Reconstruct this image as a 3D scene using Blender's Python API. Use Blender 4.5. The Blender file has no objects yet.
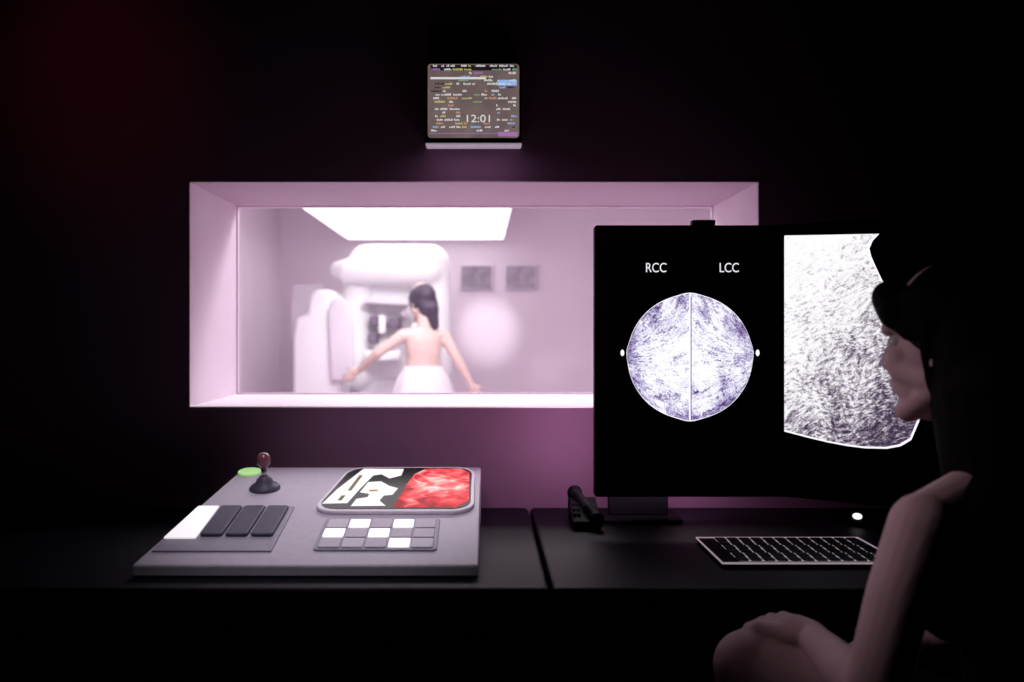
import bpy, bmesh, math, random
from mathutils import Vector, Matrix
random.seed(7)
scene = bpy.context.scene
scene.view_settings.view_transform = 'Standard'
COL = scene.collection

# ------------------------------------------------------------ materials
def mat(name, color, rough=0.5, metal=0.0, emis=None, es=0.0, var=0.12, nscale=8.0, bump=0.0, coat=0.0, spec=0.5):
    m = bpy.data.materials.new(name); m.use_nodes = True
    nt = m.node_tree; b = nt.nodes['Principled BSDF']
    b.inputs['Roughness'].default_value = rough
    b.inputs['Metallic'].default_value = metal
    b.inputs['Coat Weight'].default_value = coat
    b.inputs['Specular IOR Level'].default_value = spec
    tc = nt.nodes.new('ShaderNodeTexCoord')
    nz = nt.nodes.new('ShaderNodeTexNoise'); nz.inputs['Scale'].default_value = nscale
    nz.inputs['Detail'].default_value = 4
    nt.links.new(tc.outputs['Object'], nz.inputs['Vector'])
    rp = nt.nodes.new('ShaderNodeValToRGB')
    c0 = [c*(1-var) for c in color]; c1 = [min(1, c*(1+var)) for c in color]
    rp.color_ramp.elements[0].color = (*c0, 1); rp.color_ramp.elements[0].position = .3
    rp.color_ramp.elements[1].color = (*c1, 1); rp.color_ramp.elements[1].position = .7
    nt.links.new(nz.outputs['Fac'], rp.inputs['Fac'])
    nt.links.new(rp.outputs['Color'], b.inputs['Base Color'])
    if emis:
        b.inputs['Emission Color'].default_value = (*emis, 1)
        b.inputs['Emission Strength'].default_value = es
    if bump:
        bp = nt.nodes.new('ShaderNodeBump'); bp.inputs['Strength'].default_value = bump
        bp.inputs['Distance'].default_value = .01
        nt.links.new(nz.outputs['Fac'], bp.inputs['Height'])
        nt.links.new(bp.outputs['Normal'], b.inputs['Normal'])
    return m

class NG:
    def __init__(s, nt): s.nt = nt
    def _in(s, sock, v):
        if isinstance(v, (int, float)): sock.default_value = v
        else: s.nt.links.new(v, sock)
    def m(s, op, a, b=0.0, c=None):
        n = s.nt.nodes.new('ShaderNodeMath'); n.operation = op
        s._in(n.inputs[0], a); s._in(n.inputs[1], b)
        if c is not None: s._in(n.inputs[2], c)
        return n.outputs[0]
    def vec(s, x, y, z):
        n = s.nt.nodes.new('ShaderNodeCombineXYZ')
        for i, v in enumerate((x, y, z)): s._in(n.inputs[i], v)
        return n.outputs[0]
    def noise(s, v, scale, detail=6, rough=.6, dist=0.0):
        n = s.nt.nodes.new('ShaderNodeTexNoise'); s.nt.links.new(v, n.inputs['Vector'])
        n.inputs['Scale'].default_value = scale; n.inputs['Detail'].default_value = detail
        n.inputs['Roughness'].default_value = rough; n.inputs['Distortion'].default_value = dist
        return n.outputs['Fac']
    def ramp(s, f, stops):
        rp = s.nt.nodes.new('ShaderNodeValToRGB'); el = rp.color_ramp.elements
        while len(el) < len(stops): el.new(.5)
        for e, (p, c) in zip(el, stops): e.position = p; e.color = (*c, 1)
        s.nt.links.new(f, rp.inputs['Fac']); return rp.outputs['Color']

def screen_base(name, strength):
    m = bpy.data.materials.new(name); m.use_nodes = True
    nt = m.node_tree; b = nt.nodes['Principled BSDF']
    b.inputs['Base Color'].default_value = (.01, .01, .012, 1); b.inputs['Roughness'].default_value = .5
    b.inputs['Specular IOR Level'].default_value = .1
    b.inputs['Emission Strength'].default_value = strength
    tc = nt.nodes.new('ShaderNodeTexCoord')
    sp = nt.nodes.new('ShaderNodeSeparateXYZ'); nt.links.new(tc.outputs['Object'], sp.inputs[0])
    return m, nt, b, tc, sp, NG(nt)

def glow_mat(name, stops, scale=20, detail=8, distortion=1.0, strength=1.0, rough=.6):
    m, nt, b, tc, sp, g = screen_base(name, strength)
    f = g.noise(tc.outputs['Object'], scale, detail, rough, distortion)
    nt.links.new(g.ramp(f, stops), b.inputs['Emission Color'])
    return m

def mammogram_mat(name):
    """pair of breast scans: strands that fan out from each outer marker, soft tonal zones"""
    m, nt, b, tc, sp, g = screen_base(name, 1.0)
    x, z = sp.outputs[0], sp.outputs[2]
    ax = g.m('ABSOLUTE', x)
    dx = g.m('SUBTRACT', .165, ax); dz = g.m('SUBTRACT', z, .012)
    ang = g.m('ARCTAN2', dz, dx)
    r = g.m('SQRT', g.m('ADD', g.m('MULTIPLY', dx, dx), g.m('MULTIPLY', dz, dz)))
    sg = g.m('SIGN', x)
    warp = g.noise(tc.outputs['Object'], 20, 5, .65, 0)
    v = g.vec(g.m('ADD', g.m('MULTIPLY', ang, 9.0), g.m('MULTIPLY', warp, 4.5)), g.m('ADD', g.m('MULTIPLY', r, 18.0), g.m('MULTIPLY', warp, 4.0)), sg)
    strands = g.noise(v, 2.7, 8, .72, .4)
    ridge = g.m('SUBTRACT', 1.0, g.m('MULTIPLY', g.m('ABSOLUTE', g.m('SUBTRACT', strands, .5)), 9.0))
    ridge = g.m('MAXIMUM', ridge, 0.0)
    fine = g.noise(tc.outputs['Object'], 260, 4, .7, .6)
    zone = g.noise(g.vec(x, sg, z), 20, 3, .55, .3)
    zz = g.m('SUBTRACT', z, .009)
    rr_ = g.m('SQRT', g.m('ADD', g.m('MULTIPLY', x, x), g.m('MULTIPLY', zz, zz)))
    edge = g.m('POWER', g.m('DIVIDE', rr_, .137), 3.0)
    f = g.m('MULTIPLY_ADD', strands, 1.10, g.m('MULTIPLY', fine, .55))
    f = g.m('MULTIPLY_ADD', zone, .68, f)
    f = g.m('MULTIPLY_ADD', ridge, .10, f)
    f = g.m('SUBTRACT', f, g.m('MULTIPLY', edge, .17))
    f = g.m('SUBTRACT', f, .60)
    col = g.ramp(f, [(.28, (.06, .03, .14)), (.40, (.24, .18, .40)), (.49, (.55, .49, .75)), (.56, (.88, .86, 1)), (.64, (1, 1, 1))])
    nt.links.new(col, b.inputs['Emission Color']); return m

def bigscan_mat(name):
    m, nt, b, tc, sp, g = screen_base(name, 1.0)
    x, z = sp.outputs[0], sp.outputs[2]
    warp = g.noise(tc.outputs['Object'], 10, 2, .5, 0)
    u = g.m('ADD', g.m('MULTIPLY', x, .8), g.m('MULTIPLY', z, .25)); w = g.m('SUBTRACT', g.m('MULTIPLY', z, 1.6), g.m('MULTIPLY', x, .5))
    v = g.vec(g.m('ADD', u, g.m('MULTIPLY', warp, .06)), 0.0, g.m('ADD', w, g.m('MULTIPLY', warp, .12)))
    s = g.noise(v, 88, 6, .66, .3)
    s2 = g.noise(tc.outputs['Object'], 16, 4, .6, .1)
    fine = g.noise(tc.outputs['Object'], 260, 3, .75, .2)
    f = g.m('MULTIPLY_ADD', s, 1.05, g.m('MULTIPLY', fine, .45))
    f = g.m('MULTIPLY_ADD', s2, .45, f)
    f = g.m('MULTIPLY_ADD', z, .60, f)
    f = g.m('MULTIPLY_ADD', x, -.75, f)
    f = g.m('SUBTRACT', f, .52)
    col = g.ramp(f, [(.29, (.05, .03, .07)), (.39, (.22, .18, .24)), (.48, (.56, .52, .58)), (.57, (.92, .89, .93)), (.68, (1, 1, 1))])
    nt.links.new(col, b.inputs['Emission Color']); return m

def glass_mat():
    m = bpy.data.materials.new('pane_glass'); m.use_nodes = True
    nt = m.node_tree; nt.nodes.clear()
    o = nt.nodes.new('ShaderNodeOutputMaterial'); mx = nt.nodes.new('ShaderNodeMixShader')
    t = nt.nodes.new('ShaderNodeBsdfTransparent'); g = nt.nodes.new('ShaderNodeBsdfGlossy')
    g.inputs['Roughness'].default_value = .15; mx.inputs[0].default_value = .01
    nt.links.new(t.outputs[0], mx.inputs[1]); nt.links.new(g.outputs[0], mx.inputs[2])
    nt.links.new(mx.outputs[0], o.inputs[0])
    return m

M_wall = mat('dark_mauve_wall_paint', (.18, .10, .16), .85, var=.08, nscale=3, spec=.08)
M_wall2 = mat('charcoal_wall_paint', (.008, .006, .008), .9, var=.08, nscale=3, spec=.05)
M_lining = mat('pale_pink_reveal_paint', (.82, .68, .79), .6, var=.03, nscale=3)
M_soffit_shade = mat('soffit_painted_shade', (.55, .40, .51), .7, var=.03, nscale=3)  # shade on the top reveal, painted as a darker lining tone
M_sill_light = mat('sill_painted_light', (.95, .90, .94), .5, var=.02, nscale=3)  # light on the sill, painted as a whiter lining tone
M_exam = mat('pink_white_exam_paint', (.79, .67, .76), .8, var=.04, nscale=1.2)
M_floor = mat('dark_floor', (.02, .018, .022), .6, nscale=5)
M_floor2 = mat('pink_vinyl_floor', (.46, .38, .44), .5, nscale=5)
M_ceil = mat('dark_ceiling', (.01, .008, .01), .9)
M_desk = mat('black_laminate', (.0045, .0045, .009), .5, var=.2, nscale=30, spec=.10)
M_black = mat('black_plastic', (.002, .002, .003), .6, nscale=40, spec=.06)
M_blackscr = mat('black_screen_glass', (.002, .002, .003), .3, nscale=5, spec=.08)
M_gray = mat('lilac_gray_console_plastic', (.50, .46, .54), .5, var=.05, nscale=60, bump=.02)
M_rimgray = mat('pale_lilac_bezel_plastic', (.78, .72, .80), .4, var=.03, nscale=60)
M_gray2 = mat('mid_gray_plastic', (.31, .29, .36), .5, var=.06, nscale=60)
M_key = mat('slate_key_plastic', (.075, .07, .105), .5, var=.1, nscale=60, spec=.3)
M_kblack = mat('black_keycap', (.006, .006, .008), .5, nscale=60, spec=.2)
M_white = mat('white_enamel', (.94, .93, .95), .45, var=.02, nscale=3)
M_white2 = mat('light_gray_enamel', (.76, .71, .78), .45, var=.05, nscale=3)
M_litwhite = mat('backlit_white_key', (.9, .88, .92), .4, emis=(1, .95, 1), es=.65, var=.02)
M_green = mat('backlit_green_key', (.5, .8, .4), .4, emis=(.45, .9, .25), es=.45, var=.05)
M_chrome = mat('brushed_metal', (.5, .45, .48), .25, metal=1)
M_ball = mat('dusty_red_knob', (.22, .07, .09), .25, coat=.5)
M_skin = mat('skin', (.68, .47, .50), .6, var=.05, nscale=25, bump=.01, spec=.25)
M_skin2 = mat('pale_warm_skin', (.76, .57, .52), .6, var=.05, nscale=20, spec=.3)
M_lip = mat('lip_skin', (.60, .38, .41), .5)
M_hair = mat('dark_brown_hair', (.003, .0025, .003), .7, var=.4, nscale=90, bump=.08, spec=.06)
M_hair2 = mat('soft_black_hair', (.07, .05, .085), .5, var=.4, nscale=60, bump=.4)
M_dress = mat('black_knit', (.002, .002, .003), .9, nscale=120, bump=.1, spec=.05)
M_gown = mat('white_cotton_gown', (.88, .86, .89), .8, var=.03, nscale=30, bump=.05)
M_eye = mat('eye_white', (.7, .68, .68), .2, var=.02)
M_iris = mat('eye_iris', (.03, .015, .01), .15)
M_lamp = mat('luminous_diffuser', (.95, .93, .95), .5, emis=(1, .98, 1), es=1.6, var=.01)
M_kbedge = mat('lit_keyboard_rim', (.5, .42, .48), .3, emis=(1, .75, .9), es=.28, var=.02)
M_keylit = mat('key_backlight_plate', (.2, .18, .2), .4, emis=(1, .88, .98), es=.26, var=.05)
M_glass = glass_mat()

def emis(name, c, s=1.0):
    return mat(name, tuple(x*.1 for x in c), .5, emis=c, es=s, var=.02, spec=.1)

# ------------------------------------------------------------ helpers
def finish(ob, label=None, category=None, kind=None, group=None):
    if label: ob['label'] = label
    if category: ob['category'] = category
    if kind: ob['kind'] = kind
    if group: ob['group'] = group
    return ob

def from_bm(name, bm, mats, smooth=False, origin=None, bevel=0, segs=2):
    me = bpy.data.meshes.new(name)
    bmesh.ops.recalc_face_normals(bm, faces=bm.faces)
    bm.to_mesh(me); bm.free()
    if not isinstance(mats, (list, tuple)): mats = [mats]
    for m in mats: me.materials.append(m)
    ob = bpy.data.objects.new(name, me); COL.objects.link(ob)
    if origin is not None:
        me.transform(Matrix.Translation(-Vector(origin))); ob.location = origin
    if smooth:
        for p in me.polygons: p.use_smooth = True
    if bevel:
        md = ob.modifiers.new('bevel', 'BEVEL'); md.width = bevel; md.segments = segs
        md.limit_method = 'ANGLE'; md.angle_limit = math.radians(40)
    return ob

def adopt(child, parent):
    bpy.context.view_layer.update()
    child.parent = parent
    child.matrix_parent_inverse = parent.matrix_world.inverted()
    return child

def empty(name, loc, label, category):
    e = bpy.data.objects.new(name, None); e.empty_display_size = .05; e.location = loc
    COL.objects.link(e); finish(e, label, category); return e

def bm_box(bm, x0, x1, y0, y1, z0, z1, mi=0):
    v = [bm.verts.new(p) for p in [(x0,y0,z0),(x1,y0,z0),(x1,y1,z0),(x0,y1,z0),(x0,y0,z1),(x1,y0,z1),(x1,y1,z1),(x0,y1,z1)]]
    for f in [(0,3,2,1),(4,5,6,7),(0,1,5,4),(1,2,6,5),(2,3,7,6),(3,0,4,7)]:
        fc = bm.faces.new([v[i] for i in f]); fc.material_index = mi

def box(name, x0, x1, y0, y1, z0, z1, m, bevel=0, segs=2):
    bm = bmesh.new(); bm_box(bm, x0, x1, y0, y1, z0, z1)
    return from_bm(name, bm, m, origin=((x0+x1)/2, (y0+y1)/2, z0), bevel=bevel, segs=segs)

def rr(x0, x1, y0, y1, r, n=6):
    pts = []
    for cx, cy, a in [(x1-r, y1-r, 0), (x0+r, y1-r, 90), (x0+r, y0+r, 180), (x1-r, y0+r, 270)]:
        for i in range(n+1):
            t = math.radians(a+90*i/n); pts.append((cx+r*math.cos(t), cy+r*math.sin(t)))
    return pts

def prism(name, pts, f, h0, h1, m, bevel=0, smooth=False, origin=None, segs=2):
    bm = bmesh.new()
    lo = [bm.verts.new(f(a, b, h0)) for a, b in pts]
    hi = [bm.verts.new(f(a, b, h1)) for a, b in pts]
    n = len(pts)
    bm.faces.new(lo); bm.faces.new(hi)
    for i in range(n): bm.faces.new([lo[i], lo[(i+1) % n], hi[(i+1) % n], hi[i]])
    o = origin or (sum((v.co for v in bm.verts), Vector())/len(bm.verts))
    return from_bm(name, bm, m, origin=o, bevel=bevel, smooth=smooth, segs=segs)

def frame_of(d):
    d = d.normalized()
    a = Vector((0, 0, 1)) if abs(d.z) < .9 else Vector((1, 0, 0))
    x = a.cross(d).normalized(); y = d.cross(x).normalized()
    return x, y, d

def rcone(bm, p0, p1, r0, r1, seg=18, sx=1, sy=1):
    p0, p1 = Vector(p0), Vector(p1); x, y, d = frame_of(p1-p0)
    rings = []
    K = 5
    for i in range(K):
        t = math.pi/2*(1-i/K); rings.append((p0-d*r0*math.sin(t), max(r0*math.cos(t), 1e-4)))
    rings.append((p0, r0)); rings.append((p1, r1))
    for i in range(1, K+1):
        t = math.pi/2*i/K; rings.append((p1+d*r1*math.sin(t), max(r1*math.cos(t), 1e-4)))
    vs = []
    for c, r in rings:
        vs.append([bm.verts.new(c+x*math.cos(2*math.pi*k/seg)*r*sx+y*math.sin(2*math.pi*k/seg)*r*sy) for k in range(seg)])
    for a, b in zip(vs, vs[1:]):
        for k in range(seg): bm.faces.new([a[k], a[(k+1) % seg], b[(k+1) % seg], b[k]])
    bm.faces.new(vs[0][::-1]); bm.faces.new(vs[-1])

def ell(bm, M, c, r):
    c = Vector(c)
    mm = M @ Matrix.Translation(c) @ Matrix.Diagonal((r[0], r[1], r[2], 1))
    bmesh.ops.create_uvsphere(bm, u_segments=28, v_segments=18, radius=1, matrix=mm)

def organic(name, bm, voxel, mats, smooth=4, factor=.5, origin=(0, 0, 0)):
    bmesh.ops.recalc_face_normals(bm, faces=bm.faces)
    tmp = from_bm('tmp_src', bm, [])
    r = tmp.modifiers.new('r', 'REMESH'); r.mode = 'VOXEL'; r.voxel_size = voxel
    s = tmp.modifiers.new('s', 'SMOOTH'); s.iterations = smooth; s.factor = factor
    bpy.context.view_layer.update()
    dg = bpy.context.evaluated_depsgraph_get()
    me = bpy.data.meshes.new_from_object(tmp.evaluated_get(dg), depsgraph=dg)
    bpy.data.objects.remove(tmp)
    me.name = name; me.materials.clear()
    for m in (mats if isinstance(mats, (list, tuple)) else [mats]): me.materials.append(m)
    me.transform(Matrix.Translation(-Vector(origin)))
    for p in me.polygons: p.use_smooth = True; p.material_index = 0
    ob = bpy.data.objects.new(name, me); ob.location = origin; COL.objects.link(ob)
    return ob

def text_mesh(name, body, size, M, m, extrude=.0004, font_scale=(1, 1)):
    cu = bpy.data.curves.new(name, 'FONT'); cu.body = body; cu.size = size; cu.extrude = extrude
    cu.align_x = 'CENTER'; cu.align_y = 'CENTER'
    t = bpy.data.objects.new('tmp', cu); COL.objects.link(t)
    bpy.context.view_layer.update()
    dg = bpy.context.evaluated_depsgraph_get()
    me = bpy.data.meshes.new_from_object(t.evaluated_get(dg), depsgraph=dg)
    bpy.data.objects.remove(t)
    me.materials.clear(); me.materials.append(m)
    ob = bpy.data.objects.new(name, me); COL.objects.link(ob)
    ob.matrix_world = M @ Matrix.Rotation(math.pi/2, 4, 'X') @ Matrix.Diagonal((*font_scale, 1, 1))
    return ob

def axes(o, x, y, z):
    M = Matrix.Identity(4)
    for i, a in enumerate((x, y, z)):
        for j in range(3): M[j][i] = a[j]
    for j in range(3): M[j][3] = o[j]
    return M

# ------------------------------------------------------------ rooms
YW, YI = 2.25, 2.70           # control-room face / exam-room face of the shared wall
X0, X1, Z0, Z1 = -.728, .698, .998, 1.565
def st(ob): ob['kind'] = 'structure'; return ob
bm = bmesh.new()
bm_box(bm, -1.9, X0, YW, YI, 0, 2.6); bm_box(bm, X1, 2.1, YW, YI, 0, 2.6)
bm_box(bm, X0, X1, YW, YI, 0, Z0); bm_box(bm, X0, X1, YW, YI, Z1, 2.6)
wall = st(from_bm('wall_back', bm, [M_wall, M_exam]))
for p in wall.data.polygons:
    if p.normal.y > .5: p.material_index = 1
st(box('wall_left', -2.0, -1.9, -1.2, YW, 0, 2.6, M_wall2))
st(box('wall_right', 2.1, 2.2, -1.2, YW, 0, 2.6, M_wall2))
st(box('wall_front', -2.0, 2.2, -1.3, -1.2, 0, 2.6, M_wall2))
st(box('floor', -2.0, 2.2, -1.3, 2.5, -.1, 0, M_floor))
st(box('ceiling', -2.0, 2.2, -1.3, 2.5, 2.6, 2.7, M_ceil))
st(box('floor', -1.8, 2.3, 2.5, 7.6, -.1, 0, M_floor2))
st(box('ceiling', -1.8, 2.3, 2.5, 7.6, 2.6, 2.7, M_exam))
st(box('wall_far', -1.8, 2.3, 7.5, 7.6, 0, 2.6, M_exam))
st(box('wall_far_left', -1.8, -1.66, YI, 7.5, 0, 2.6, M_exam))
st(box('wall_far_right', 2.2, 2.3, YI, 7.5, 0, 2.6, M_exam))
bm = bmesh.new(); t = .003
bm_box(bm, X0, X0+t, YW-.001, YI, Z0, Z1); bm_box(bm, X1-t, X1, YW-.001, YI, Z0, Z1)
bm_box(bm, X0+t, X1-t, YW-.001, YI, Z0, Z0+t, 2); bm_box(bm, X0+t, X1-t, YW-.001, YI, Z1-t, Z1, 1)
st(from_bm('trim_1', bm, [M_lining, M_soffit_shade, M_sill_light]))
bm = bmesh.new(); f = .004; a0, a1, b0, b1 = X0+t, X1-t, Z0+t, Z1-t
bm_box(bm, a0, a0+f, 2.68, 2.698, b0, b1); bm_box(bm, a1-f, a1, 2.68, 2.698, b0, b1)
bm_box(bm, a0+f, a1-f, 2.68, 2.698, b0, b0+f); bm_box(bm, a0+f, a1-f, 2.68, 2.698, b1-f, b1)
win = st(from_bm('window_1', bm, M_lining, bevel=.001))
pane = box('pane', a0+f, a1-f, 2.687, 2.691, b0+f, b1-f, M_glass); adopt(pane, win)

# ------------------------------------------------------------ desks
def desk(xa, xb, ya, yb, label):
    top = rr(xa, xb, ya, yb, .012, 3)
    e = empty('desk', ((xa+xb)/2, (ya+yb)/2, 0), label, 'desk')
    adopt(prism('desktop', top, lambda a, b, h: Vector((a, b, h)), .72, .75, M_desk, bevel=.006), e)
    for lx in (xa+.03, xb-.07):
        for ly in (ya+.04, yb-.09):
            adopt(box('leg', lx, lx+.04, ly, ly+.04, 0, .72, M_black, bevel=.003), e)
    adopt(box('modesty_panel', xa+.06, xb-.06, yb-.045, yb-.03, .3, .72, M_black), e)
desk(-1.15, .118, 1.54, 2.245, 'black laminate desk carrying the gray control console')
desk(.126, 1.45, 1.54, 2.245, 'black laminate desk carrying the two monitors and keyboard')

# ------------------------------------------------------------ console
def sl(x, y, h=0.0): return Vector((x, y-.167*h, .773+.169*(y-1.606)+h*.986))
con_top = [(-.003, 1.606), (.002, 2.15), (-.563, 2.15), (-.622, 1.606)]
bm = bmesh.new()
lo = [bm.verts.new((a, b, .7505)) for a, b in con_top]
hi = [bm.verts.new(sl(a, b, 0)) for a, b in con_top]
bm.faces.new(lo); bm.faces.new(hi)
for i in range(4): bm.faces.new([lo[i], lo[(i+1) % 4], hi[(i+1) % 4], hi[i]])
console = from_bm('control_console', bm, M_gray, origin=(-.3, 1.88, .7505), bevel=.004, segs=3)
finish(console, 'sloped gray control console with joystick, keys and small screen', 'control console')
def cp(name, pts, h0, h1, m, bevel=.0015, lab=None):
    o = prism(name, pts, sl, h0, h1, m, bevel=bevel); adopt(o, console)
    if lab: o['label'] = lab
    return o
def sk(pts): return [(x+.040*((y-1.85)/.27)*((-.01-x)/.335), y) for x, y in pts]
cp('screen_bezel', sk(rr(-.348, -.012, 1.844, 2.126, .050, 8)), 0, .009, M_rimgray, .003, 'pale lilac rounded bezel')
cp('display_screen', sk(rr(-.339, -.020, 1.854, 2.116, .044, 8)), .009, .0100, M_blackscr, 0)
def redscan_mat():
    m, nt, b, tc, sp, g = screen_base('red_scan_picture', 1.0)
    x = sp.outputs[0]; y = sp.outputs[1]
    n2 = g.noise(tc.outputs['Object'], 50, 3, .55, .3)
    big = g.noise(tc.outputs['Object'], 26, 1, .4, .5)
    w = g.noise(tc.outputs['Object'], 17, 1, .4, .8)
    line = g.m('SUBTRACT', 1.0, g.m('MULTIPLY', g.m('ABSOLUTE', g.m('SUBTRACT', w, .52)), 14.0))
    line = g.m('MULTIPLY', g.m('MAXIMUM', line, 0.0), .20)
    dx = g.m('SUBTRACT', x, .018); dy = g.m('MULTIPLY', g.m('SUBTRACT', y, .01), .65)
    d = g.m('SQRT', g.m('ADD', g.m('MULTIPLY', dx, dx), g.m('MULTIPLY', dy, dy)))
    core = g.m('SUBTRACT', .20, g.m('MULTIPLY', d, 4.2))
    f = g.m('ADD', g.m('ADD', core, line), g.m('ADD', g.m('MULTIPLY', n2, .14), g.m('MULTIPLY', big, .85)))
    col = g.ramp(f, [(.22, (.35, .0, .005)), (.40, (.85, .02, .03)), (.56, (1, .15, .15)), (.70, (1, .42, .39)), (.88, (1, .84, .80))])
    nt.links.new(col, b.inputs['Emission Color']); return m
M_red = redscan_mat()
cp('scan_picture', [(-.024, 1.90), (-.024, 2.08), (-.045, 2.108), (-.125, 2.108), (-.150, 2.07), (-.163, 2.0), (-.172, 1.92), (-.180, 1.862), (-.05, 1.862)], .0101, .0105, M_red, 0, 'glowing red scan image')
M_cream = emis('cream_screen_shape', (.95, .93, .90), .98)
M_olive = emis('olive_screen_shape', (.25, .18, .10), .6)
M_orange = emis('orange_screen_shape', (.75, .3, .12), .6)
for pts in ([(-.272, 2.108), (-.178, 2.106), (-.180, 2.060), (-.205, 2.040), (-.226, 2.068), (-.244, 2.060), (-.262, 1.975), (-.278, 1.885), (-.330, 1.882), (-.312, 1.97)],
            [(-.250, 2.015), (-.222, 2.020), (-.200, 1.990), (-.180, 1.975), (-.188, 1.935), (-.206, 1.93), (-.212, 1.90), (-.196, 1.870), (-.268, 1.868), (-.262, 1.91), (-.240, 1.92), (-.238, 1.94), (-.260, 1.95)]):
    cp('machine_picture', pts, .0101, .0105, M_cream, 0, 'cream image of the machine')
for pts in ([(-.276, 2.06), (-.268, 2.06), (-.280, 1.96), (-.288, 1.96)], [(-.296, 1.93), (-.288, 1.93), (-.292, 1.90), (-.301, 1.90)]):
    cp('machine_detail_picture', pts, .0106, .0108, M_olive, 0)  # small olive details of the machine picture
cp('machine_detail_picture', [(-.240, 1.965), (-.222, 1.965), (-.223, 1.955), (-.242, 1.955)], .0106, .0108, M_orange, 0)
cp('keypad_plate', rr(-.310, -.080, 1.664, 1.817, .008, 3), 0, .004, M_gray2)
pat = [[0, 1, 0, 1, 0], [1, 0, 1, 0, 0], [0, 0, 0, 1, 0]]
M_pale = mat('pale_lilac_key', (.58, .55, .62), .5, var=.04, nscale=50)
for r in range(3):
    for c in range(5):
        xa = -.302+c*.0435; ya = 1.765-r*.047
        k = pat[r][c]
        cp('keypad_key', rr(xa, xa+.040, ya, ya+.042, .003, 2), .004, .0065, [M_pale if (r+c) % 3 == 0 else M_gray, M_litwhite][k], .001,
           'backlit white key' if k else None)
cp('key_bank_plate', [(-.385, 1.66), (-.388, 1.885), (-.592, 1.885), (-.606, 1.66)], 0, .004, M_gray2)
cp('large_key', [(-.541, 1.712), (-.544, 1.878), (-.587, 1.878), (-.602, 1.712)], .004, .008, M_litwhite, .002, 'backlit white key')
for i in range(3):
    xa = -.537+i*.0485
    cp('large_key', rr(xa, xa+.043, 1.722, 1.874, .005, 2), .004, .011, M_key, .003, 'dark slate key')
js = sl(-.478, 2.0, 0)
def lathe(name, prof, loc, m, seg=28, rot=None):
    bm = bmesh.new(); vs = []
    for r, z in prof: vs.append([bm.verts.new((max(r, 1e-4)*math.cos(2*math.pi*k/seg), max(r, 1e-4)*math.sin(2*math.pi*k/seg), z)) for k in range(seg)])
    for a, b in zip(vs, vs[1:]):
        for k in range(seg): bm.faces.new([a[k], a[(k+1) % seg], b[(k+1) % seg], b[k]])
    bm.faces.new(vs[0]); bm.faces.new(vs[-1])
    if rot is not None: bmesh.ops.transform(bm, matrix=rot, verts=bm.verts)
    o = from_bm(name, bm, m, smooth=True); o.location = loc; return o
tilt = Matrix.Rotation(math.atan(.169), 4, 'X')
joy = lathe('joystick', [(.034, 0), (.034, .004), (.028, .010), (.020, .014), (.017, .022), (.010, .030), (.0, .032)], js, M_key, rot=tilt); adopt(joy, console)
sh = lathe('shaft', [(.006, .02), (.006, .056)], js, M_chrome, rot=tilt); adopt(sh, joy)
kn = lathe('knob', [(0, .049), (.008, .051), (.0140, .058), (.0160, .067), (.0140, .076), (.008, .082), (0, .0835)], js, M_ball, rot=tilt); adopt(kn, joy)
kn['label'] = 'dusty red ball knob'
cp('indicator_button', [(-.540+.026*math.cos(a*math.pi/12), 2.108+.026*math.sin(a*math.pi/12)) for a in range(24)], 0, .005, M_green, .001, 'glowing green button')

# ------------------------------------------------------------ main monitor
def panel(name, pts, M, m, h=.0008):
    bm = bmesh.new()
    fr = [bm.verts.new((a, -h, b)) for a, b in pts]; bk = [bm.verts.new((a, 0, b)) for a, b in pts]
    bm.faces.new(fr); bm.faces.new(bk)
    n = len(pts)
    for i in range(n): bm.faces.new([fr[i], fr[(i+1) % n], bk[(i+1) % n], bk[i]])
    o = from_bm(name, bm, m); o.matrix_world = M; return o

def monitor(center, xdir, w, h, foot, label):
    x = Vector(xdir).normalized(); z = Vector((0, 0, 1)); y = z.cross(x)
    M = axes(center, x, y, z)
    e = empty('computer_monitor', (foot[0], foot[1], .75), label, 'monitor')
    body = prism('housing', rr(-w/2, w/2, -h/2, h/2, .006, 3), lambda a, b, hh: M @ Vector((a, hh, b)), .002, .030, M_black, bevel=.003); adopt(body, e)
    hump = prism('rear_housing', rr(-w*.28, w*.28, -h*.25, h*.25, .02, 3), lambda a, b, hh: M @ Vector((a, hh, b)), .030, .055, M_black, bevel=.004); adopt(hump, e)
    s = prism('screen', rr(-w/2+.004, w/2-.004, -h/2+.008, h/2-.008, .003, 2), lambda a, b, hh: M @ Vector((a, hh, b)), 0, .002, M_blackscr); adopt(s, e)
    fx, fy = foot
    adopt(prism('stand_foot', rr(fx-.095, fx+.095, fy-.06, fy+.07, .02, 4), lambda a, b, hh: Vector((a, b, hh)), .7502, .758, M_black, bevel=.003), e)
    adopt(box('stand_neck', fx-.07, fx+.07, fy, fy+.025, .757, center[2]-.05, M_black, bevel=.004), e)
    return e, M, s

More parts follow.
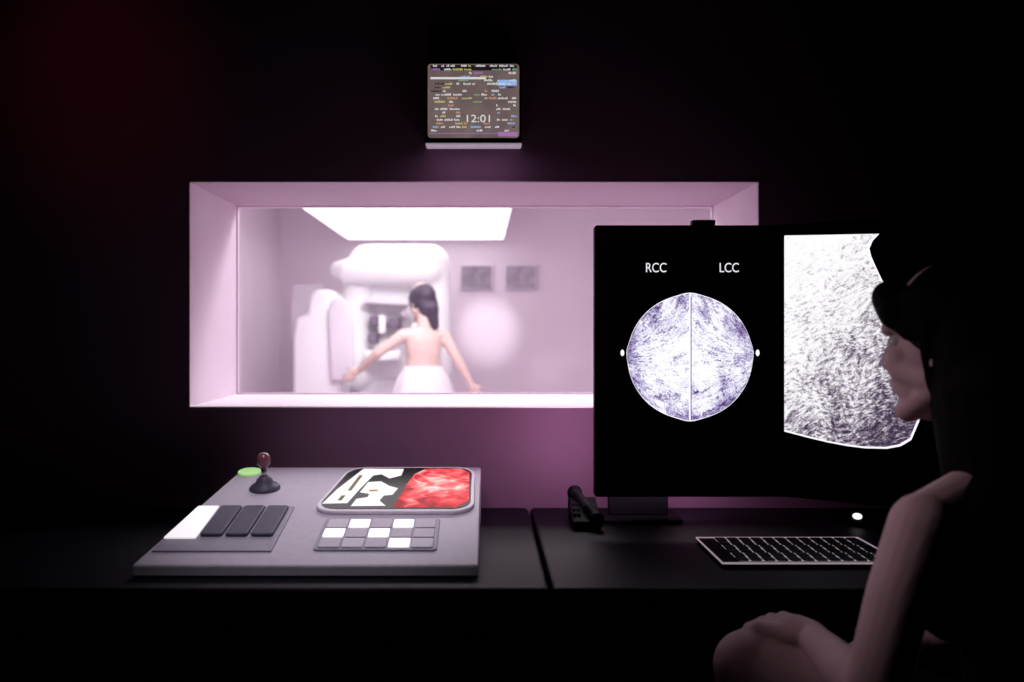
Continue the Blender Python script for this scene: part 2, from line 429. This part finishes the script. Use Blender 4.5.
mon, MM, mscr = monitor((.455, 1.95, 1.125), (1, 0, 0), .412, .590, (.372, 2.11), 'tall black portrait monitor showing round mammogram pair')
M_mam = mammogram_mat('mammogram_picture')
def dshape(sgn, grow=0.0):
    pts = []
    for i in range(41):
        a = math.pi/2-math.pi*i/40
        r = .1335+grow+.004*math.exp(-((abs(a)-math.pi/2)/.16)**2)
        x = r*math.cos(a); z = .009+r*math.sin(a)
        x *= 1.0+.02*math.exp(-((a-.08)/.12)**2)
        pts.append((sgn*(x+(0 if grow else .0014)), z))
    return pts
M_rim = emis('picture_rim', (.95, .93, 1), 1.1)
for s in (-1, 1):
    o = panel('picture_rim', dshape(s, .0020), MM, M_rim, .0006); adopt(o, mscr)
    o = panel('mammogram_picture', dshape(s), MM, M_mam, .0012); adopt(o, mscr)
    o['label'] = 'round breast scan half'
    n = [(s*(.1465+.0040*math.cos(a)), .018+.0070*math.sin(a)) for a in [k*math.pi/6 for k in range(12)]]
    o = panel('scan_marker', n, MM, M_rim, .0008); adopt(o, mscr)
o = panel('centre_line', [(-.0024, -.126), (.0010, -.126), (.0010, .1445), (-.0024, .1445)], MM, M_rim, .0015); adopt(o, mscr)
M_seam = emis('dark_seam', (.12, .08, .2), 1.0)
o = panel('centre_seam', [(.0012, -.122), (.0030, -.122), (.0030, .1405), (.0012, .1405)], MM, M_seam, .0015); adopt(o, mscr)  # dark seam of the scan, beside the bright centre line
M_txt = emis('screen_lettering', (.9, .88, .95), .9)
for tx, body in ((-.0737, 'RCC'), (.0845, 'LCC')):
    o = text_mesh('lettering', body, .029, MM @ Matrix.Translation((tx, -.001, .2015)), M_txt, font_scale=(.8, 1)); adopt(o, mscr)
    o['label'] = 'screen lettering ' + body
o = box('light_sensor', .462, .512, 1.955, 1.98, 1.42, 1.432, M_black, bevel=.002); adopt(o, mon)

# ------------------------------------------------------------ second monitor
xd = Vector((.832, -.555, 0)).normalized()
L = Vector((.650, 1.995, 0))
c2 = L+xd*.21; c2.z = 1.125
mon2, M2, m2scr = monitor(tuple(c2), xd, .42, .600, (1.02, 2.05), 'black monitor turned aside showing an enlarged breast scan')
M_big = bigscan_mat('enlarged_scan_picture')
big = [(0, 1.397), (.187, 1.389), (.174, 1.375), (.168, 1.360), (.171, 1.345), (.179, 1.325), (.190, 1.300), (.204, 1.270), (.222, 1.235), (.245, 1.195), (.262, 1.155), (.274, 1.11), (.275, 1.05),
       (.262, 1.0128), (.248, .976), (.228, .962), (.202, .955), (.16, .953), (.125, .955), (.085, .960), (.045, .967), (.0, .981)]
pts = [(-.204 if i in (0, len(big)-1) else a+.028-.21, 1.1925+(b-1.1925)*1.02-1.125) for i, (a, b) in enumerate(big)]
o = panel('picture_rim', [(a+(.003 if a > -.2 else 0), b-(.004 if b < -.1 else 0)) for a, b in pts], M2, M_rim, .0005); adopt(o, m2scr)
o = panel('enlarged_scan_picture', pts, M2, M_big, .0012); adopt(o, m2scr)

# ------------------------------------------------------------ wall display
dsp = box('wall_display', -.133, .101, 2.205, 2.249, 1.650, 1.850, M_black, bevel=.004)
finish(dsp, 'small wall-mounted display filled with rows of coloured text', 'display')
M_scrbg = glow_mat('brown_screen_background', [(.3, (.11, .08, .08)), (.7, (.18, .13, .125))], scale=12, strength=1)
MD = axes((-.016, 2.2045, 1.753), (1, 0, 0), (0, 1, 0), (0, 0, 1))
ds = panel('screen', rr(-.112, .112, -.090, .091, .008, 4), MD, M_scrbg, .001); adopt(ds, dsp)
cols = [emis('code_white', (.85, .83, .85), .8), emis('code_yellow', (.75, .7, .25), .7), emis('code_orange', (.8, .4, .25), .7),
        emis('code_blue', (.35, .55, .95), .8), emis('code_violet', (.45, .2, .5), .8), emis('code_black', (.03, .02, .03), .5), emis('code_green', (.3, .6, .35), .6)]
bm = bmesh.new()
def dash(x0, x1, z0, z1, mi, y=-.0016): bm_box(bm, x0, x1, y, -.0012, z0, z1, mi)
dash(-.105, .106, .075, .088, 5); dash(.058, .106, .038, .052, 3, -.0014); dash(-.105, .03, .0535, .0585, 0)
dash(.06, .108, -.086, -.076, 4, -.0014); dash(-.108, .10, -.080, -.0785, 4)
for r in range(19):
    z = .084-r*.0088
    x = -.104+random.random()*.015
    while x < .10:
        word = random.randint(2, 7)
        show = random.random() < (.95 if r < 2 else .8 if r in (5, 8, 9, 12, 15, 17) else .28)
        col = random.choices(range(7), [7, 1.2, .8, .9, .5, .8, .6])[0]
        for k in range(word):
            if x > .104: break
            if show and not (10 < r < 16 and -.035 < x < .055):
                dash(x, x+.0026, z, z+random.choice([.0028, .0040, .0048]), col, -.0018-.0001*(r % 3))
            x += .0036
        x += random.choice([.003, .005, .010])
o = from_bm('screen_text_rows', bm, cols); o.matrix_world = MD; adopt(o, ds)
o = text_mesh('lettering', '12:01', .026, MD @ Matrix.Translation((.012, -.0018, -.044)), cols[0], font_scale=(1.2, 1)); adopt(o, ds)
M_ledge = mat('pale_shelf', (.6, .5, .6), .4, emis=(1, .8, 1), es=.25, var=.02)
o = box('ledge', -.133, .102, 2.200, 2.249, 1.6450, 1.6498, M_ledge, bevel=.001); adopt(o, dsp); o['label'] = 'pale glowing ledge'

# ------------------------------------------------------------ keyboard, mouse, phone
kb = prism('keyboard', rr(.450, .785, 1.668, 1.872, .008, 3), lambda a, b, h: Vector((a, b, h)), .7502, .760, M_black, bevel=.002)
finish(kb, 'slim black keyboard with pale lit rim on the desk', 'keyboard')
bm = bmesh.new()
for xa, xb, ya, yb in ((.449, .786, 1.667, 1.6685), (.449, .786, 1.8715, 1.873), (.449, .4505, 1.6685, 1.8715), (.7845, .786, 1.6685, 1.8715)):
    bm_box(bm, xa, xb, ya, yb, .7585, .762)
o = from_bm('rim', bm, M_kbedge); adopt(o, kb); o['label'] = 'pale lit rim'
o = box('backlight_plate', .485, .777, 1.682, 1.866, .760, .7606, M_keylit); adopt(o, kb); o['label'] = 'pale glowing plate between the keys'
for r in range(6):
    for c in range(12):
        xa = .483+c*.0246+(r % 2)*.002; ya = 1.681+r*.0312
        o = prism('key', rr(xa, min(xa+.0205, .781), ya, ya+.0262, .003, 2), lambda a, b, h: Vector((a, b, h)), .7605, .7635,
                  M_kblack, bevel=.001); adopt(o, kb)
def half_blob(name, c, r, m):
    bm = bmesh.new(); ell(bm, Matrix.Identity(4), c, r)
    bmesh.ops.bisect_plane(bm, geom=bm.verts[:]+bm.edges[:]+bm.faces[:], plane_co=(0, 0, .7505), plane_no=(0, 0, 1), clear_inner=True)
    bmesh.ops.holes_fill(bm, edges=[e for e in bm.edges if e.is_boundary])
    return from_bm(name, bm, m, smooth=True, origin=(c[0], c[1], .7505))
ms = half_blob('computer_mouse', (.858, 2.06, .752), (.026, .045, .022), M_black)
finish(ms, 'small black computer mouse with a bright painted glint on its wheel', 'mouse')
bm = bmesh.new(); ell(bm, Matrix.Identity(4), (.852, 2.032, .772), (.010, .012, .007))
o = from_bm('scroll_wheel', bm, mat('wheel_glint', (.9, .9, .9), .3, emis=(1, .95, 1), es=1.2, var=.01), smooth=True); adopt(o, ms); o['label'] = 'bright glint painted on the wheel'  # glint on the mouse, painted as an emissive bead
ph = empty('telephone', (.235, 2.05, .75), 'low black desk telephone with its handset resting on top', 'telephone')
bm = bmesh.new()
pv = [(0, .0), (.12, 0), (.12, .050), (.10, .055), (0, .018)]
A = [bm.verts.new((.205, 1.985+a, .7502+b)) for a, b in pv]; Bv = [bm.verts.new((.268, 1.985+a, .7502+b)) for a, b in pv]
bm.faces.new(A); bm.faces.new(Bv)
for i in range(5): bm.faces.new([A[i], A[(i+1) % 5], Bv[(i+1) % 5], Bv[i]])
adopt(from_bm('base', bm, M_black, bevel=.004), ph)
bm = bmesh.new()
rcone(bm, (.258, 1.995, .777), (.222, 2.10, .812), .012, .012)
rcone(bm, (.259, 1.992, .774), (.259, 1.994, .766), .017, .015); rcone(bm, (.221, 2.100, .813), (.221, 2.102, .803), .018, .016)
adopt(organic('handset', bm, .003, M_black), ph)
for r in range(3):
    for c in range(2):
        y = 2.01+r*.020; z = .7502+.018+(y-1.985)*.37+.001
        adopt(box('dial_key', .209+c*.009, .216+c*.009, y, y+.011, z, z+.004, M_black), ph)

# ------------------------------------------------------------ exam room: luminaire, pictures, machine
lum = empty('ceiling_light_panel', (-.43, 6.3, 2.6), 'large white luminous panel hung from the ceiling', 'ceiling light')
adopt(box('diffuser', -1.08, .19, 5.2, 7.38, 1.935, 1.950, M_lamp), lum)
adopt(box('frame', -1.09, .20, 5.19, 7.39, 1.951, 1.975, M_white, bevel=.004), lum)
for x, y in ((-.9, 5.4), (.05, 5.4), (-.9, 7.2), (.05, 7.2)):
    adopt(lathe('suspension_rod', [(.006, 1.975), (.006, 2.6)], (x, y, 0), M_white), lum)
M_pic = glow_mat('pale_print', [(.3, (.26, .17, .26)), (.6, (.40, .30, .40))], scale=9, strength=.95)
for xa in (-.165, .205):
    fr = box('framed_picture', xa, xa+.27, 7.475, 7.499, 1.525, 1.735, M_white2, bevel=.004)
    finish(fr, 'small mauve framed print hanging on the pink wall', 'picture', group='framed prints on the exam room wall')
    adopt(box('print', xa+.01, xa+.26, 7.470, 7.476, 1.535, 1.725, M_pic), fr)

mm = empty('mammography_machine', (-.75, 6.5, 0), 'white mammography machine with rounded head and column', 'medical machine')
def ybox(pts, y0, y1, name, m, bevel):
    o = prism(name, pts, lambda a, b, h: Vector((a, h, b)), y0, y1, m, bevel=bevel, segs=4); adopt(o, mm)
    for p in o.data.polygons: p.use_smooth = True
    return o
bm = bmesh.new()
rcone(bm, (-.80, 6.40, 1.665), (-.355, 6.40, 1.665), .138, .138, seg=28)
rcone(bm, (-.355, 6.40, 1.665), (-.325, 6.38, 1.40), .138, .118, seg=28)
rcone(bm, (-.93, 6.30, 1.600), (-.36, 6.30, 1.590), .078, .090, seg=28)
rcone(bm, (-1.00, 6.33, 1.620), (-.85, 6.33, 1.63), .058, .090, seg=24)
rcone(bm, (-.325, 6.38, 1.40), (-.325, 6.42, .90), .118, .125, seg=28)
rcone(bm, (-.87, 6.46, 1.52), (-.89, 6.46, .90), .11, .14, seg=28)
bm_box(bm, -.92, -.24, 6.42, 6.80, .85, 1.72); bm_box(bm, -.88, -.30, 6.46, 6.86, .04, .95)
o = organic('tube_head', bm, .014, M_white, smooth=8, origin=(-.6, 6.5, 1.5)); adopt(o, mm)
ybox([(-1.27, .0), (-1.27, 1.12), (-1.25, 1.28), (-1.17, 1.30), (-1.155, 1.42), (-1.12, 1.465), (-1.02, 1.47), (-.97, 1.42), (-.94, 1.25), (-.93, .9), (-.93, 0)], 6.1, 6.6, 'side_tower', M_white, .03)
ybox([(-1.00, .85), (-1.02, 1.32), (-.99, 1.40), (-.94, 1.42), (-.89, 1.37), (-.86, 1.22), (-.84, .85)], 6.04, 6.098, 'curved_shield', M_white2, .014)
ybox([(-1.40, 1.12), (-1.38, 1.52), (-1.16, 1.53), (-1.20, 1.12)], 6.64, 6.66, 'glass_shield', M_white2, .004)
ybox([(-1.40, .001), (-1.40, .05), (-.25, .05), (-.25, .001)], 6.22, 6.95, 'floor_plate', M_white2, .008)
M_arm = mat('mauve_gray_enamel', (.20, .15, .22), .5)
ybox([(-.80, 1.38), (-.80, 1.41), (-.56, 1.42), (-.50, 1.38), (-.51, 1.365)], 6.22, 6.42, 'compression_paddle', M_white2, .004)
ybox([(-.80, .98), (-.80, 1.05), (-.55, 1.05), (-.55, .98)], 6.20, 6.42, 'detector_table', M_white, .012)
for a0_, a1_, b0_, b1_, m_ in ((-.78, -.72, 1.10, 1.17, M_arm), (-.71, -.66, 1.17, 1.30, M_white), (-.64, -.56, 1.20, 1.28, M_arm), (-.77, -.72, 1.22, 1.29, M_arm), (-.65, -.60, 1.09, 1.15, M_arm), (-.55, -.51, 1.28, 1.33, M_white2)):
    ybox(rr(a0_, a1_, b0_, b1_, .012, 2), 6.28, 6.42, 'control_box', m_, .006)

# ------------------------------------------------------------ people
def hand(bm, wrist, fwd, up, thumb_side, curl=.35, s=1.0):
    w = Vector(wrist); f = Vector(fwd).normalized(); u = Vector(up); u = (u-f*u.dot(f)).normalized()
    t = f.cross(u)*thumb_side     # towards the thumb
    offs = [.029, .010, -.010, -.028]; lens = [.074, .083, .077, .060]
    rcone(bm, w, w+f*.03*s, .025*s, .026*s)
    for o, l in zip(offs, lens):
        k = w+(f*(.088-.004*abs(o)/.01)+t*o)*s
        rcone(bm, w+(f*.02+t*o*.55)*s, k, .0160*s, .0110*s)
        d = (f+t*(o*2.2)).normalized(); p = k; ang = curl*.6
        for j, fr in enumerate((.45, .31, .24)):
            ax = d.cross(u).normalized()
            d = (Matrix.Rotation(-ang, 3, ax) @ d).normalized()
            q = p+d*l*fr*s
            r = (.0090, .0081, .0072)[j]*s
            rcone(bm, p, q, r, r*.92, seg=12); p = q; ang = curl*(1.0 if j == 0 else .8)
    p = w+(f*.022+t*.022)*s
    d = (f*.62+t*.72-u*.25).normalized()
    for l, r in ((.038, .0125), (.030, .0105), (.024, .0092)):
        q = p+d*l*s; rcone(bm, p, q, r*s, r*.92*s, seg=12); p = q; d = (d*1.0+f*.45-u*.12).normalized()

def head_parts(bm, H):
    def P(x, y, z): return H @ Vector((x, y, z))
    ell(bm, H, (0, -.015, .045), (.073, .092, .085)); ell(bm, H, (0, .03, -.03), (.056, .060, .082))
    ell(bm, H, (0, .068, -.095), (.023, .019, .019)); ell(bm, H, (0, .064, .050), (.052, .028, .04))
    for s in (-1, 1):
        rcone(bm, P(.050*s, .0, -.055), P(.014*s, .066, -.095), .021, .017)
        rcone(bm, P(.052*s, .010, -.045), P(.036*s, .056, -.030), .021, .023)
        ell(bm, H, (.035*s, .060, -.020), (.024, .024, .024)); ell(bm, H, (.074*s, -.006, -.008), (.008, .018, .030))
        ell(bm, H, (.009*s, .096, -.027), (.007, .009, .006))
    rcone(bm, P(0, .084, .020), P(0, .101, -.020), .007, .0085)
    rcone(bm, P(-.032, .078, .030), P(.032, .078, .030), .012, .012)
    ell(bm, H, (0, .084, -.052), (.021, .011, .006)); ell(bm, H, (0, .082, -.064), (.018, .011, .0068))

def paint(ob, M, c, r, idx):
    Mi = M.inverted(); off = ob.location
    for p in ob.data.polygons:
        q = Mi @ (p.center+off)
        if sum(((q[i]-c[i])/r[i])**2 for i in range(3)) < 1: p.material_index = idx

def eyes(H, parent):
    for s in (-1, 1):
        bm = bmesh.new(); bmesh.ops.create_uvsphere(bm, u_segments=20, v_segments=14, radius=.0125)
        o = from_bm('eye', bm, [M_eye, M_iris], smooth=True)
        for p in o.data.polygons:
            if p.center.y > .0112: p.material_index = 1
        o.matrix_world = H @ Matrix.Translation((.031*s, .069, .008)); adopt(o, parent)

def head_frame(loc, f, up=(0, 0, 1)):
    f = Vector(f).normalized(); u = Vector(up); u = (u-f*u.dot(f)).normalized(); r = f.cross(u)
    return axes(loc, r, f, u)

# --- seated woman
base = Vector((.80, 1.20, .59)); nb = Vector((.695, 1.29, 1.02))
U = (nb-base).normalized(); F = Vector((-.86, .5, 0)); F = (F-U*F.dot(U)).normalized(); R = F.cross(U)
T = axes(base, R, F, U)
def B(x, y, z): return T @ Vector((x, y, z))
H = head_frame((.700, 1.335, 1.168), (-.62, .78, -.05))
def torso(bm, g=0.0):
    ell(bm, T, (0, -.01, .02), (.165+g, .115+g, .10+g)); ell(bm, T, (0, 0, .14), (.122+g, .088+g, .14))
    ell(bm, T, (0, .0, .29), (.140+g, .098+g, .13))
    for s in (-1, 1): ell(bm, T, (.062*s, .072, .27), (.055+g, .048+g, .055+g))
lsh, lel, lwr = (.575, 1.168, .938), (.498, 1.145, .725), (.500, 1.355, .730)
rsh, rel, rwr = (.785, 1.425, .955), (.825, 1.435, .73), (.690, 1.42, .70)
lhip, lkn, lan = (.76, 1.13, .595), (.428, 1.405, .663), (.38, 1.48, .27)
rhip, rkn, ran = (.85, 1.27, .585), (.52, 1.46, .565), (.54, 1.50, .10)
bm = bmesh.new()
torso(bm); head_parts(bm, H)
rcone(bm, B(0, -.015, .38), H @ Vector((0, -.030, -.05)), .046, .044)
rcone(bm, B(0, -.01, .39), Vector(lsh), .046, .041); rcone(bm, B(0, -.01, .39), Vector(rsh), .046, .041)
for s, e, w in ((lsh, lel, lwr), (rsh, rel, rwr)):
    mid = Vector(s).lerp(Vector(e), .4)+Vector((-.004, 0, 0))
    rcone(bm, s, mid, .043, .040); rcone(bm, mid, e, .040, .035)
    m2 = Vector(e).lerp(Vector(w), .3)
    rcone(bm, e, m2, .034, .035); rcone(bm, m2, w, .035, .023)
hand(bm, lwr, (-.50, .78, .02), (-.1, .0, 1), 1, curl=.85)
hand(bm, rwr, (-.9, -.1, -.1), (0, 0, 1), -1, curl=.5)
for h_, k, a in ((lhip, lkn, lan), (rhip, rkn, ran)):
    rcone(bm, h_, Vector(h_).lerp(Vector(k), .4), .088, .078); rcone(bm, Vector(h_).lerp(Vector(k), .4), k, .078, .056)
    c = Vector(k).lerp(Vector(a), .3)
    rcone(bm, k, c, .056, .053); rcone(bm, c, a, .053, .034)
ell(bm, Matrix.Identity(4), (lkn[0]-.008, lkn[1], lkn[2]+.004), (.055, .056, .056))
for a, d in ((lan, Vector((-.40, .85, -.45)).normalized()), (ran, Vector((-.5, .8, -.28)).normalized())):
    a = Vector(a)
    rcone(bm, a+Vector((0, 0, -.03)), a+d*.13+Vector((0, 0, -.02)), .034, .026, sx=1.15); rcone(bm, a+d*.13+Vector((0, 0, -.02)), a+d*.19+Vector((0, 0, -.022)), .027, .018, sx=1.4)
woman = organic('person', bm, .0036, [M_skin, M_lip], smooth=4, origin=(.80, 1.2, 0))
finish(woman, 'seated person in a black sleeveless dress, hand on crossed knee', 'person')
paint(woman, H, (0, .092, -.058), (.020, .02, .011), 1)
eyes(H, woman)
bm = bmesh.new(); torso(bm, .009)
rcone(bm, B(0, -.01, .375), B(-.115, -.015, .365), .058, .050); rcone(bm, B(0, -.01, .375), B(.115, -.01, .365), .058, .050)
for h_, k in ((lhip, lkn), (rhip, rkn)): rcone(bm, h_, Vector(h_).lerp(Vector(k), .55), .100, .088)
dress = organic('dress', bm, .006, M_dress, smooth=4, origin=(.8, 1.2, .6)); adopt(dress, woman); dress['label'] = 'black sleeveless dress'
bm = bmesh.new()
ell(bm, H, (0, -.030, .046), (.084, .102, .088)); ell(bm, H, (0, -.078, -.04), (.084, .060, .12))
# swept fringe above the brow, falling over the temple
rcone(bm, H @ Vector((.045, .050, .094)), H @ Vector((-.030, .074, .078)), .026, .026)
rcone(bm, H @ Vector((-.030, .074, .078)), H @ Vector((-.062, .050, .052)), .028, .026)
rcone(bm, H @ Vector((-.062, .050, .052)), H @ Vector((-.074, .026, .022)), .022, .014)
rcone(bm, H @ Vector((.03, .058, .09)), H @ Vector((.064, .046, .040)), .026, .020)
for s in (-1, 1):
    ell(bm, H, (.058*s, -.004, .050), (.030, .060, .050)); ell(bm, H, (.064*s, -.046, -.03), (.030, .042, .10))
    rcone(bm, H @ Vector((.075*s, .000, .03)), H @ Vector((.068*s, .002, -.058)), .016, .007)
rcone(bm, H @ Vector((-.02, -.065, -.06)), H @ Vector((-.02, -.070, -.18)), .076, .070, sx=1.25, sy=1.1)
hair = organic('hair', bm, .0045, M_hair, smooth=9, origin=(.69, 1.33, 1.2)); adopt(hair, woman); hair['label'] = 'smooth dark neck-length hair with swept fringe'

# office chair
ch = empty('office_chair', (.84, 1.2, 0), 'black swivel office chair the seated person uses', 'chair')
Cm = Matrix.Translation((.84, 1.20, 0)) @ Matrix.Rotation(math.radians(150-90), 4, 'Z')
adopt(prism('seat', rr(-.23, .23, -.22, .24, .08, 5), lambda a, b, h: Cm @ Vector((a, b, h)), .415, .482, M_dress, bevel=.02, segs=4), ch)
adopt(prism('backrest', rr(-.20, .20, .60, 1.02, .08, 5), lambda a, b, h: Cm @ Vector((a, h-.12*(b-.6), b)), -.33, -.28, M_dress, bevel=.015, segs=3), ch)
bm = bmesh.new()
rcone(bm, Cm @ Vector((0, -.15, .40)), Cm @ Vector((0, -.34, .42)), .018, .018); rcone(bm, Cm @ Vector((0, -.34, .42)), Cm @ Vector((0, -.355, .72)), .018, .018)
adopt(organic('back_support', bm, .006, M_black), ch)
adopt(lathe('gas_lift', [(.05, .414), (.026, .405), (.026, .09)], (.84, 1.2, 0), M_black), ch)
for k in range(5):
    a = 2*math.pi*k/5+.3; d = Vector((math.cos(a), math.sin(a), 0)); c = Vector((.84, 1.2, 0))
    bm = bmesh.new(); rcone(bm, c+Vector((0, 0, .10)), c+d*.25+Vector((0, 0, .075)), .024, .016)
    adopt(from_bm('base_spoke', bm, M_black, smooth=True), ch)
    bm = bmesh.new(); n = Vector((-d.y, d.x, 0)); w = c+d*.26+Vector((0, 0, .028)); rcone(bm, w-n*.012, w+n*.012, .026, .026)
    adopt(from_bm('caster', bm, M_black, smooth=True), ch)

# --- standing patient, turned a little towards the machine
px, py = -.37, 5.90
HP = head_frame((px-.015, py+.03, 1.375), (-.62, .78, -.12))
Fp = Vector((-.40, .917, 0)); Rp = Fp.cross(Vector((0, 0, 1)))
PT = axes((px, py, .86), Rp, Fp, (0, 0, 1))
def Q(x, y, z): return PT @ Vector((x, y, z-.86))
bm = bmesh.new()
ell(bm, PT, (0, 0, 0), (.145, .100, .11))
# one smooth lofted trunk from hips to shoulders
seg = 36; vs = []
for z, rx, ry in ((.86, .135, .095), (.94, .118, .082), (1.00, .112, .078), (1.06, .120, .080), (1.12, .132, .080), (1.16, .135, .072), (1.19, .110, .058), (1.21, .060, .045)):
    vs.append([bm.verts.new(Q(rx*math.cos(2*math.pi*k/seg), ry*math.sin(2*math.pi*k/seg), z)) for k in range(seg)])
for a, b in zip(vs, vs[1:]):
    for k in range(seg): bm.faces.new([a[k], a[(k+1) % seg], b[(k+1) % seg], b[k]])
bm.faces.new(vs[0]); bm.faces.new(vs[-1])
for s in (-1, 1): ell(bm, PT, (.055*s, .060, .24), (.045, .04, .045))
head_parts(bm, HP)
rcone(bm, Q(0, -.01, 1.19), HP @ Vector((0, -.02, -.05)), .046, .042)
arms = ((Q(-.145, 0, 1.155), (px-.290, py-.07, 1.045), (px-.43, py+.03, .925), 1, (-.8, .1, -.45)),
        (Q(.145, 0, 1.155), (px+.225, py-.02, .995), (px+.31, py-.05, .84), -1, (.45, -.1, -.8)))
for s, e, w, side, hd in arms:
    rcone(bm, Q(0, 0, 1.165), s, .045, .042); rcone(bm, s, e, .040, .032); rcone(bm, e, Vector(e).lerp(Vector(w), .3), .032, .032)
    rcone(bm, Vector(e).lerp(Vector(w), .3), w, .032, .021); hand(bm, w, hd, (0, -.9, .3), side, curl=.3, s=.85)
for s in (-1, 1):
    a, b, c, d, e = Q(.075*s, 0, .80), Q(.07*s, 0, .45), Q(.068*s, -.01, .33), Q(.065*s, -.02, .08), Q(.065*s, -.03, .035)
    rcone(bm, a, b, .08, .052); rcone(bm, b, c, .052, .05); rcone(bm, c, d, .05, .032)
    rcone(bm, e, Q(.075*s, .14, .025), .034, .022, sx=1.2)
pat_ = organic('person', bm, .006, [M_skin2, M_lip], smooth=9, origin=(px, py, 0))
finish(pat_, 'standing patient in open-backed white gown with arms held out', 'person')
paint(pat_, HP, (0, .092, -.058), (.022, .02, .012), 1); eyes(HP, pat_)
bm = bmesh.new(); seg = 40; vs = []
for z, rx, ry in ((.955, .130, .096), (.93, .142, .106), (.88, .172, .132), (.80, .200, .160), (.68, .220, .185), (.50, .240, .205), (.495, .20, .17), (.70, .17, .13), (.90, .12, .09)):
    vs.append([bm.verts.new(Q((rx+(.006*math.sin(9*2*math.pi*k/seg) if z < .9 else 0))*math.cos(2*math.pi*k/seg), ry*math.sin(2*math.pi*k/seg), z)) for k in range(seg)])
for a, b in zip(vs, vs[1:]):
    for k in range(seg): bm.faces.new([a[k], a[(k+1) % seg], b[(k+1) % seg], b[k]])
bm.faces.new(vs[0]); bm.faces.new(vs[-1])
ell(bm, PT, (0, .058, .15), (.108, .055, .16)); ell(bm, PT, (0, .070, .25), (.112, .055, .09))
for s in (-1, 1): rcone(bm, Q(.06*s, .085, 1.12), Q(.05*s, .03, 1.225), .020, .018)
gown = organic('gown', bm, .007, M_gown, smooth=4, origin=(px, py, .9)); adopt(gown, pat_); gown['label'] = 'white open-backed gown flaring from the waist'
bm = bmesh.new()
ell(bm, HP, (0, -.026, .042), (.078, .095, .082)); ell(bm, HP, (.01, -.055, -.02), (.074, .055, .09))
rcone(bm, HP @ Vector((.02, -.070, -.05)), HP @ Vector((.045, -.070, -.17)), .055, .026)
rcone(bm, HP @ Vector((.055, -.04, -.02)), HP @ Vector((.072, -.045, -.13)), .034, .018)
for s in (-1, 1): ell(bm, HP, (.062*s, .0, .02), (.022, .050, .065))
ph_ = organic('hair', bm, .006, M_hair2, smooth=4, origin=(px, py, 1.4)); adopt(ph_, pat_); ph_['label'] = 'dark loose hair to the shoulders'

# ------------------------------------------------------------ lights
def light(kind, name, loc, target, energy, color, size=.5, size_y=None, spot=None, blend=.8):
    ld = bpy.data.lights.new(name, kind); ld.energy = energy; ld.color = color
    if kind == 'AREA':
        ld.shape = 'RECTANGLE'; ld.size = size; ld.size_y = size_y or size
    else: ld.shadow_soft_size = size
    if spot: ld.spot_size = math.radians(spot); ld.spot_blend = blend
    o = bpy.data.objects.new(name, ld); COL.objects.link(o); o.location = loc
    o.rotation_euler = (Vector(target)-Vector(loc)).to_track_quat('-Z', 'Y').to_euler()
    return o
light('AREA', 'exam_ceiling_lamp', (.2, 4.2, 2.57), (.2, 4.2, 0), 66, (1, .94, .99), 2.4, 1.6)
light('SPOT', 'sill_fill_light', (.45, 3.45, 2.35), (-.40, 2.45, 1.0), 55, (1, .95, 1), .2, spot=70, blend=.8)  # unseen spot added to brighten the sill
light('SPOT', 'machine_fill_light', (.1, 4.0, 2.3), (-.72, 6.4, 1.15), 110, (.99, .99, 1), .15, spot=30, blend=.9)  # unseen spot added to lift the front of the machine
light('SPOT', 'exam_wall_wash', (.07, 5.9, 1.75), (.07, 7.5, 1.19), 75, (1, .98, 1), .04, spot=22, blend=1)
light('SPOT', 'console_spot', (-.35, 1.25, 2.45), (-.30, 1.86, .8), 58, (.98, .91, 1), .12, spot=29, blend=.8)
light('AREA', 'added_wall_glow', (.36, 2.06, .95), (.32, 2.25, .94), 1.8, (1, .60, .86), .36, .3)  # unseen light added behind the monitor for the pink wall glow
light('SPOT', 'wall_fill_light', (-.18, 1.10, 1.60), (-.15, 2.25, .90), 15, (1, .72, .93), .15, spot=38, blend=1)  # unseen spot added to lift the wall below the window
light('SPOT', 'added_red_glow', (-1.1, 1.2, 2.5), (-.95, 2.25, 1.82), 2.8, (1, .02, .10), .1, spot=30, blend=1)  # unseen red spot added for the glow at upper left
light('SPOT', 'person_fill_light', (-.55, 1.35, 1.60), (.58, 1.27, 1.0), 11, (1, .76, .85), .12, spot=32, blend=.8)  # unseen fill added for the seated person's face, arm and knee
light('AREA', 'display_glow', (-.016, 2.17, 1.632), (-.016, 2.20, 1.2), .08, (1, .7, 1), .2, .03)

w = bpy.data.worlds.new('world'); scene.world = w; w.use_nodes = True
w.node_tree.nodes['Background'].inputs[0].default_value = (.02, .012, .02, 1)
w.node_tree.nodes['Background'].inputs[1].default_value = .02

# ------------------------------------------------------------ camera
cd = bpy.data.cameras.new('camera'); cam = bpy.data.objects.new('camera', cd); COL.objects.link(cam)
cam.location = (0, 0, 1.1925); cam.rotation_euler = (math.pi/2, 0, 0)
cd.sensor_width = 36; cd.lens = 900*36/1024
cd.shift_x = 32/1024; cd.shift_y = -11/1024
cd.clip_start = .02
cd.dof.use_dof = True; cd.dof.focus_distance = 1.92; cd.dof.aperture_fstop = 2.6
scene.camera = cam
